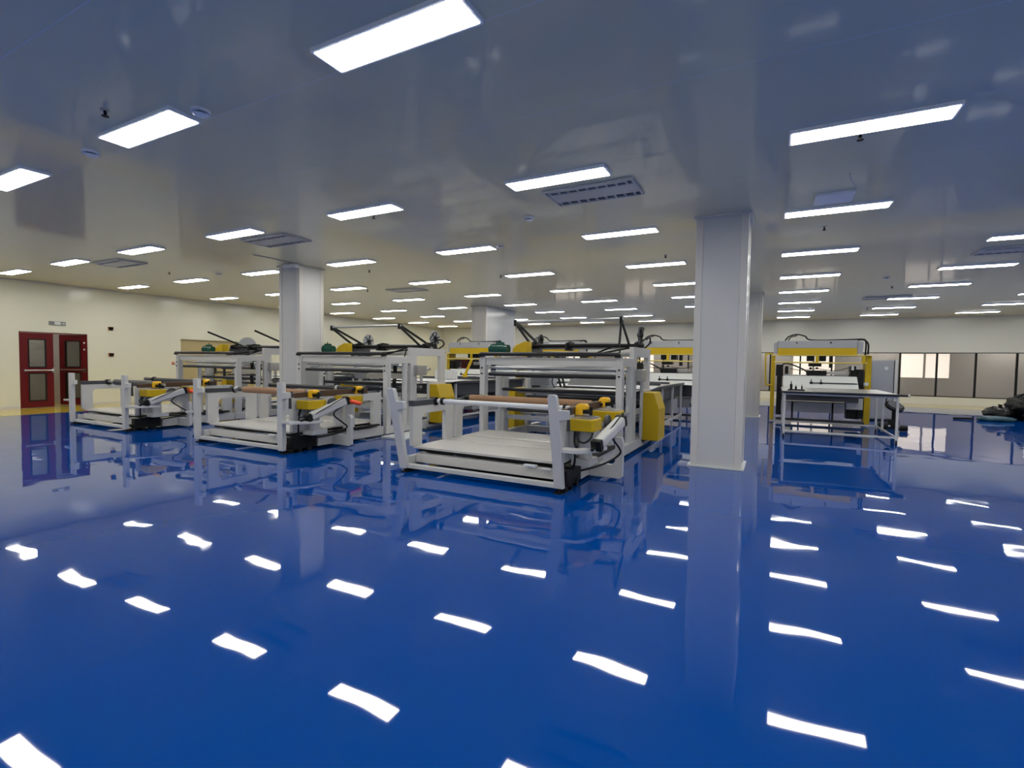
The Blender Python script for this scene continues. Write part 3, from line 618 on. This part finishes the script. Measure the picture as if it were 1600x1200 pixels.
def press(dx, Y, which, wide=1.74, detail=True, cab=False):
    """gantry cutting press; local x: 0.09..0.09+wide"""
    t = thing('cutting_press', (dx+.95, Y+.3, 0), 'yellow and grey gantry press, %s' % which, 'machine', 'yellow and grey gantry presses')
    B = lambda n, mb, m, b=.005: build(n, mb.moved(lambda v: v+Vector((dx, Y, 0))), m, t, b)
    a, b = .09, .09+wide
    B('top_box', MB().box(a, b, 0, .55, 1.955, 2.14), m_grey)
    B('top_lid', MB().box(a-.005, b+.005, -.005, .56, 2.14, 2.15), m_white)
    B('cheek', MB().prism([(a-.10, 1.82), (a-.10, 2.08), (a-.005, 2.13), (a-.005, 1.82)], 'y', .05, .5), m_grey)
    B('cheek', MB().prism([(b+.005, 1.82), (b+.005, 2.13), (b+.14, 2.10), (b+.12, 1.82)], 'y', .05, .5), m_grey)
    B('beam', MB().box(a, b, .0, .5, 1.775, 1.953), m_yellow)
    B('beam_flange', MB().box(a-.12, b+.32, -.02, .52, 1.755, 1.774), m_pyellow)
    B('upright', MB().box(a-.15, a-.05, .05, .45, .05, 1.754), m_yellow)
    B('upright', MB().box(b+.19, b+.32, .05, .45, .05, 1.754), m_yellow)
    B('guide_rail', MB().cyl((a-.08, -.12, 1.58), (b+.2, -.12, 1.57), .018), m_pyellow, 0)
    B('strut', MB().box(a+.86, a+.93, -.04, .02, 1.56, 1.754).box(b+.10, b+.16, -.14, .0, 1.56, 1.754), m_yellow)
    g = MB(); xx = a-.28
    g.tube([(a-.1, -.1, 1.80), (xx+.03, -.1, 1.80), (xx, -.1, 1.76), (xx, -.1, 1.5), (xx+.02, -.1, 1.02), (xx+.05, -.1, .98), (a-.1, -.1, .98)], .02)
    B('guard_loop', g, m_yellow, 0)
    if not detail:
        B('body', MB().box(a, b, .1, .5, .3, 1.2), m_dkgrey); return t
    c = MB()
    c.tube([(a+.16, .2, 2.15), (a+.24, .2, 2.26), (a+.42, .2, 2.32), (a+.62, .2, 2.27), (a+.78, .2, 2.17), (b-.1, .2, 2.175), (b+.12, .2, 2.18), (b+.2, .2, 2.12), (b+.2, .2, 1.8)], .018)
    c.tube([(a+.23, .22, 2.15), (a+.30, .22, 2.25), (a+.44, .22, 2.29)], .014)
    c.tube([(b+.02, .15, 2.16), (b+.15, .12, 2.16), (b+.24, .12, 2.05), (b+.24, .12, 1.8)], .02)
    B('hose', c, m_black, 0)
    B('handle_knob', MB().ball((a+.43, -.02, 2.09), .018, .018, .018), m_black, 0)
    B('handle_knob', MB().ball((a+1.18, -.02, 2.09), .02, .02, .02), m_black, 0)
    # cutting heads and carriage
    B('head', MB().box(a+.68, a+.84, .1, .4, 1.62, 1.754).box(a+.96, a+1.10, .1, .4, 1.62, 1.754).box(a+1.18, a+1.25, .12, .3, 1.45, 1.754), m_black)
    B('head', MB().box(a+.72, a+1.0, .05, .3, 1.48, 1.57).box(a+.68, a+1.12, .05, .35, 1.26, 1.38).cyl((a+.76, .02, 1.41), (a+.76, .02, 1.46), .03).cyl((a+.9, .02, 1.41), (a+.9, .02, 1.46), .03), m_black)
    B('carriage', MB().box(a+.02, b, .28, .36, 1.18, 1.26).box(a+1.1, b-.02, .18, .3, 1.28, 1.36), m_steel)
    B('head', MB().box(a-.03, a+.14, .05, .35, 1.22, 1.52).box(a+.18, a+.26, .05, .3, 1.28, 1.48), m_black)
    B('head', MB().box(b-.12, b+.02, .05, .35, 1.22, 1.50).box(b+.04, b+.16, .02, .3, 1.0, 1.42), m_black)
    B('air_cylinder', MB().cyl((b-.08, -.02, 1.40), (b-.08, -.02, 1.52), .03).cyl((b+.02, -.02, 1.42), (b+.02, -.02, 1.54), .03).cyl((b+.20, -.05, 1.02), (b+.20, -.05, 1.10), .05), m_signw, 0)
    arm = MB().tube([(a+.12, .1, 1.52), (a+.22, .1, 1.55), (a+.40, .1, 1.50), (a+.66, .1, 1.36), (a+.72, .1, 1.22)], .018).tube([(a+.3, .12, 1.42), (a+.55, .12, 1.38), (a+.9, .12, 1.42), (a+1.3, .12, 1.38), (a+1.6, .12, 1.46)], .008)
    B('cable', arm, m_black, 0)
    # white work plate, guide rods
    B('work_plate', MB().prism([(-.55, .93), (-.15, 1.22), (-.15, 1.24), (-.55, .95)], 'x', a+.14, b-.0), m_signw)
    B('guide_rod', MB().cyl((a+.75, -.42, 1.07), (b-.02, -.42, 1.07), .012).cyl((a+.76, -.42, 1.0), (a+.76, -.42, 1.16), .01).cyl((a+.97, -.42, 1.0), (a+.97, -.42, 1.16), .01).cyl((a+.73, -.42, 1.07), (a+.79, -.42, 1.07), .03).cyl((a+.94, -.42, 1.07), (a+1.0, -.42, 1.07), .03), m_black, 0)
    # lower body
    B('body', MB().box(a+.12, b+.05, -.2, .4, .60, .93), m_dkgrey)
    B('side_housing', MB().box(a+.0, a+.12, -.1, .4, .2, 1.22), m_black)
    B('side_housing', MB().box(b+.05, b+.15, -.1, .4, .2, 1.0), m_black)
    B('cabinet', MB().box(a+.10, b-.22, -.1, .45, .30, .56), m_grey)
    B('cabinet', MB().box(b-.2, b+.15, -.12, .35, .42, .70), m_white)
    B('control_gear', MB().box(b-.18, b+.1, -.05, .3, .18, .40).box(b-.12, b-.02, -.1, -.05, .42, .56), m_black)
    B('base', MB().box(a+.0, b+.2, -.05, .1, .06, .12).box(a+.35, a+.4, -.1, -.05, .06, .56).box(b-.5, b-.45, -.1, -.05, .06, .56), m_dkgrey)
    return t

lines = [(0, 0.0, .22, 'in the near machine line left of the nearest column', 'near'),
         (1, DXL, 0.0, 'in the middle machine line beside the left column', 'mid'),
         (2, 2*DXL, 0.0, 'in the far left machine line near the red door', 'far')]
for k, dx, lean, which, core in lines:
    rollstand(k, dx, lean, which, core)
    core_tubes(dx, core, which)
    feedframe(k, dx, which)
    conveyor(k, dx, 13.85 if k == 0 else 13.7, which)
press(-3.62, 14.45, 'of the near line, left of the nearest column')
press(-7.08, 14.3, 'behind the feed frame of the near line')
press(-10.03, 14.3, 'seen left of the distant column', )
press(0.0, 15.0, 'on the right behind the wheeled table')

# white foot plate left of the near roll stand
t = tag(build('foot_plate', MB().prism([(-6.56, 7.2), (-5.95, 7.2), (-5.95, 7.5), (-6.2, 8.1), (-6.56, 8.1)], 'z', 0, .035), m_signw, None, .004, origin=(-6.4, 7.6, 0)), 'white foot plate lying on the blue floor between the near and middle lines', 'plate')
# control box on the middle conveyor
t = thing('control_box', (-7.32, 10.4, 1.0), 'white ribbed box standing on the start of the conveyor table of the middle line', 'box')
build('housing', MB().box(-7.60, -7.05, 10.28, 10.5, 1.03, 1.27), m_paper, t, .008)
for i in range(10): build('rib', MB().box(-7.57+i*.053, -7.55+i*.053, 10.272, 10.28, 1.05, 1.25), m_dev, t)
build('foot', MB().box(-7.55, -7.1, 10.3, 10.48, 1.001, 1.03), m_black, t)
t = thing('jib_arm', (-7.75, 12.0, 1.0), 'yellow slanted jib arm on the middle conveyor table, left of the distant column', 'arm')
build('arm', MB().bar((-7.80, 12.0, 1.12), (-7.58, 12.0, 1.55), .06, .06), m_yellow, t, .006)
build('base', MB().cyl((-7.81, 12.0, 1.001), (-7.81, 12.0, 1.14), .07, 16), m_yellow, t)

# ---------------------------------------------------------------- right hand wheeled table
t = thing('wheeled_table', (1.16, 13.3, 0), 'long tubular steel table on casters with grey top, in front of the right press', 'table')
tx0, tx1, ty0, ty1 = .21, 2.13, 11.78, 14.3
build('table_top', MB().box(tx0-.03, tx1+.03, ty0-.03, ty1, .93, .955), m_steel, t, .003)
build('edge_roller', MB().cyl((tx0-.06, ty0-.07, .945), (tx1+.12, ty0-.07, .945), .022), m_dmetal, t)
part_label(build('roller_cap', MB().cyl((tx1+.12, ty0-.07, .945), (tx1+.15, ty0-.07, .945), .025), m_signw, t), 'white roller end cap')
build('top_frame', MB().box(tx0, tx1, ty0, ty0+.03, .885, .928).box(tx0, tx0+.03, ty0+.03, ty1, .885, .928).box(tx1-.03, tx1, ty0+.03, ty1, .885, .928), m_white, t)
for x, y in ((tx0+.015, ty0+.015), (tx1-.015, ty0+.015), (tx0+.015, 13.2), (tx1-.015, 13.2), (tx0+.015, 13.95), (tx1-.015, 13.95)):
    lg = build('leg', MB().box(x-.02, x+.02, y-.02, y+.02, .09, .885), m_white, t)
for x, y in ((tx0+.015, ty0+.015), (tx1-.015, ty0+.015), (tx0+.015, 13.95), (tx1-.015, 13.95)):
    cs = build('caster', MB().cyl((x-.012, y, .035), (x+.012, y, .035), .035, 18), m_black, t)
    build('fork', MB().box(x-.022, x-.014, y-.02, y+.02, .03, .085).box(x+.014, x+.022, y-.02, y+.02, .03, .085).box(x-.022, x+.022, y-.02, y+.02, .08, .09), m_steel, cs)
build('lower_rail', MB().box(tx0+.035, tx1-.035, ty0, ty0+.03, .115, .15), m_white, t)
build('lower_rail', MB().box(tx0, tx0+.03, ty0+.035, 13.93, .115, .15), m_white, t)
build('lower_rail', MB().box(tx1-.03, tx1, ty0+.035, 13.93, .115, .15), m_white, t)
build('lower_rail', MB().box(tx0+.035, tx1-.035, 13.93, 13.96, .115, .15), m_white, t)
t = thing('bottle_tray', (.42, 12.3, .955), 'small black tray on the near left corner of the wheeled table, holding dark bottles', 'tray')
build('base', MB().box(.29, .60, 12.20, 12.42, .955, .965), m_black, t)
build('rim', MB().box(.29, .60, 12.20, 12.205, .965, .98).box(.29, .60, 12.415, 12.42, .965, .98).box(.29, .295, 12.205, 12.415, .965, .98).box(.595, .60, 12.205, 12.415, .965, .98), m_black, t)
for i, (x, h, r, wd) in enumerate(((.35, .19, .026, 'tallest dark oil bottle, leftmost on the tray of the wheeled table'), (.44, .11, .02, 'short dark bottle in the middle of the tray on the wheeled table'), (.55, .13, .014, 'slim dark bottle, rightmost on the tray of the wheeled table'))):
    b = thing('oil_bottle', (x, 12.31, .965), wd, 'bottle', 'dark bottles on the tray')
    build('body', MB().cyl((x, 12.31, .966), (x, 12.31, .966+h*.6), r, 16).cyl((x, 12.31, .966+h*.6), (x, 12.31, .966+h*.75), r, 16, r2=r*.35), m_black, b)
    build('cap', MB().cyl((x, 12.31, .966+h*.75), (x, 12.31, .966+h), r*.33, 10), m_dkgrey, b)
# electrical cabinet right of the press
t = thing('electrical_cabinet', (2.75, 17.2, 0), 'tall grey electrical cabinet standing right of the right press', 'cabinet')
build('body', MB().box(2.42, 2.93, 17.0, 17.5, .05, 1.68), m_grey, t, .006)
build('door', MB().box(2.44, 2.84, 16.985, 16.998, .1, 1.64), m_grey, t, .004)
build('side_pillar', MB().box(2.95, 3.01, 16.98, 17.5, .0, 1.70), m_white, t)
build('label_plate', MB().box(2.72, 2.80, 16.978, 16.984, 1.42, 1.50), m_signw, t)
build('plinth', MB().box(2.44, 2.91, 17.02, 17.48, 0, .05), m_black, t)
# round blower beside the press
t = thing('blower', (2.62, 15.0, 0), 'round black blower with tilted dish beside the right press', 'machine')
ax = Vector((.25, -.5, .85)).normalized(); c = Vector((2.62, 15.0, .52))
build('dish', MB().cyl(c, c+ax*.05, .20, 28).cyl(c+ax*.05, c+ax*.07, .20, 28, r2=.16), m_black, t)
build('rim', MB().cyl(c+ax*.071, c+ax*.078, .15, 28), m_dkgrey, t)
build('stand', MB().cyl((2.62, 15.0, .03), tuple(c), .04).box(2.45, 2.8, 14.85, 15.15, 0, .03).box(2.50, 2.72, 14.93, 15.1, .03, .22), m_black, t)
build('hose', MB().tube([(2.5, 15.0, .5), (2.45, 14.9, .72), (2.62, 14.9, .76), (2.72, 15.0, .60)], .012), m_black, t)
# parts around press foot
for x, y, s, wd in ((2.35, 14.6, .09, 'small black motor on the floor right of the wheeled table, nearer one'), (2.72, 14.45, .07, 'small black motor on the floor right of the wheeled table, farther right')):
    t = thing('loose_motor', (x, y, 0), wd, 'motor', 'loose parts on the floor')
    build('body', MB().cyl((x-s, y, s), (x+s, y, s), s, 18), m_black, t)
    build('shaft', MB().cyl((x+s, y, s), (x+s*1.6, y, s), s*.25), m_steel, t)
    build('foot', MB().box(x-s, x+s, y-s*.8, y+s*.8, 0, .02), m_dkgrey, t)
# small devices of the far left line
t = thing('lifting_tool', (-14.2, 9.3, 0), 'black ring handled tool standing upright between the frames of the far left line', 'tool')
ring = MB()
ring.tube([(-13.86+.075*math.cos(a), 9.32, 1.42+.045*math.sin(a)) for a in [i*math.pi/6 for i in range(13)]], .014)
build('ring_handle', ring, m_black, t)
build('shank', MB().cyl((-13.86, 9.32, 0.02), (-13.86, 9.32, 1.375), .02), m_black, t)
build('foot', MB().cyl((-13.86, 9.32, 0), (-13.86, 9.32, .02), .09), m_black, t)
t = thing('warning_beacon', (-13.75, 7.44, 1.32), 'orange brown beacon sticking out from the left post of the far left feed frame', 'beacon')
build('lens', MB().cyl((-13.91, 7.44, 1.33), (-13.80, 7.44, 1.33), .045, 14, r2=.025), m_amber, t)
build('socket', MB().cyl((-13.80, 7.44, 1.33), (-13.68, 7.44, 1.33), .03, 14), m_signw, t)

# red tool cabinet behind the middle line
t = thing('tool_cabinet', (-10.0, 15.3, 0), 'dark red tool cabinet with a white notice, standing left of the distant column', 'cabinet')
build('body', MB().box(-10.3, -9.72, 15.1, 15.5, .05, 1.62), m_red, t, .006)
build('plinth', MB().box(-10.28, -9.74, 15.12, 15.48, 0, .05), m_black, t)
build('notice', MB().box(-10.2, -10.0, 15.093, 15.099, 1.2, 1.45), m_signw, t)
# dark rack with tan cartons beyond the far left line
t = thing('storage_rack', (-16.6, 10.35, 0), 'dark open rack beyond the far left line in front of the tan shutter', 'rack')
for x in (-17.25, -15.95):
    for y in (10.1, 10.6): build('upright', MB().box(x-.03, x+.03, y-.03, y+.03, 0, 1.25), m_dmetal, t)
for z in (.35, .72, 1.0, 1.22): build('shelf', MB().box(-17.22, -15.98, 10.1, 10.6, z, z+.03), m_dmetal, t)
for x, w_, lb in ((-16.95, .30, 'long'), (-16.3, .22, 'short')):
    c = thing('carton', (x, 10.33, .75), '%s tan carton on the middle shelf of the dark rack' % lb, 'carton', 'cartons on the rack')
    build('box_body', MB().box(x-w_, x+w_, 10.13, 10.5, .751, .96), m_tan, c, .004)
    build('tape', MB().box(x-.025, x+.025, 10.125, 10.13, .76, .955), m_pyellow, c)
# bin bags by the back right
def bagj(seed):
    rnd = random.Random(seed); ph = [rnd.uniform(0, 6) for _ in range(6)]
    return lambda th, p: 1+.10*math.sin(3*p+ph[0])*math.sin(th)+.07*math.sin(5*p+ph[1]+2*th)+.05*math.sin(9*p+ph[2])*math.sin(2*th+ph[3])+.04*math.sin(13*th+ph[4]+4*p)+.05*abs(math.sin(6*p+4*th+ph[5]))-.04*abs(math.sin(8*th-3*p))
def bag(x, y, rx, ry, rz, m, label, seed):
    t = thing('bin_bag', (x, y, 0), label, 'bag', 'bags heaped by the back wall')
    build('bag_body', MB().ball((x, y, rz*.86), rx, ry, rz, 30, 20, bagj(seed)).moved(lambda v: Vector((v.x, v.y, max(v.z, .003)))), m, t)
    build('knot', MB().cyl((x, y, rz*1.75), (x+.03, y, rz*1.75+.1), .02, 8, r2=.06), m, t)
bag(6.70, 19.8, .56, .40, .42, m_bag, 'largest glossy black bin bag in the heap at the right edge', 1)
bag(5.88, 19.5, .34, .3, .20, m_bag, 'low slumped black bin bag left of the biggest bag', 2)
bag(6.75, 18.85, .55, .34, .19, m_bag, 'black bin bag in front of the biggest bag', 3)
t = tag(build('plastic_sheet', MB().ball((5.62, 18.95, .05), .40, .26, .09, 30, 14, bagj(7)).moved(lambda v: Vector((v.x, v.y, max(v.z, .003)))), m_teal, None, 0, (5.62, 18.95, 0)), 'crumpled teal plastic sheet on the floor left of the bin bags', 'sheet')
t = tag(build('rubber_rod', MB().cyl((4.72, 18.95, .03), (5.16, 18.95, .04), .03, 10, r2=.035), m_black, None, 0, (5.2, 19.05, 0)), 'short black rod sticking out from the teal sheet', 'rod')
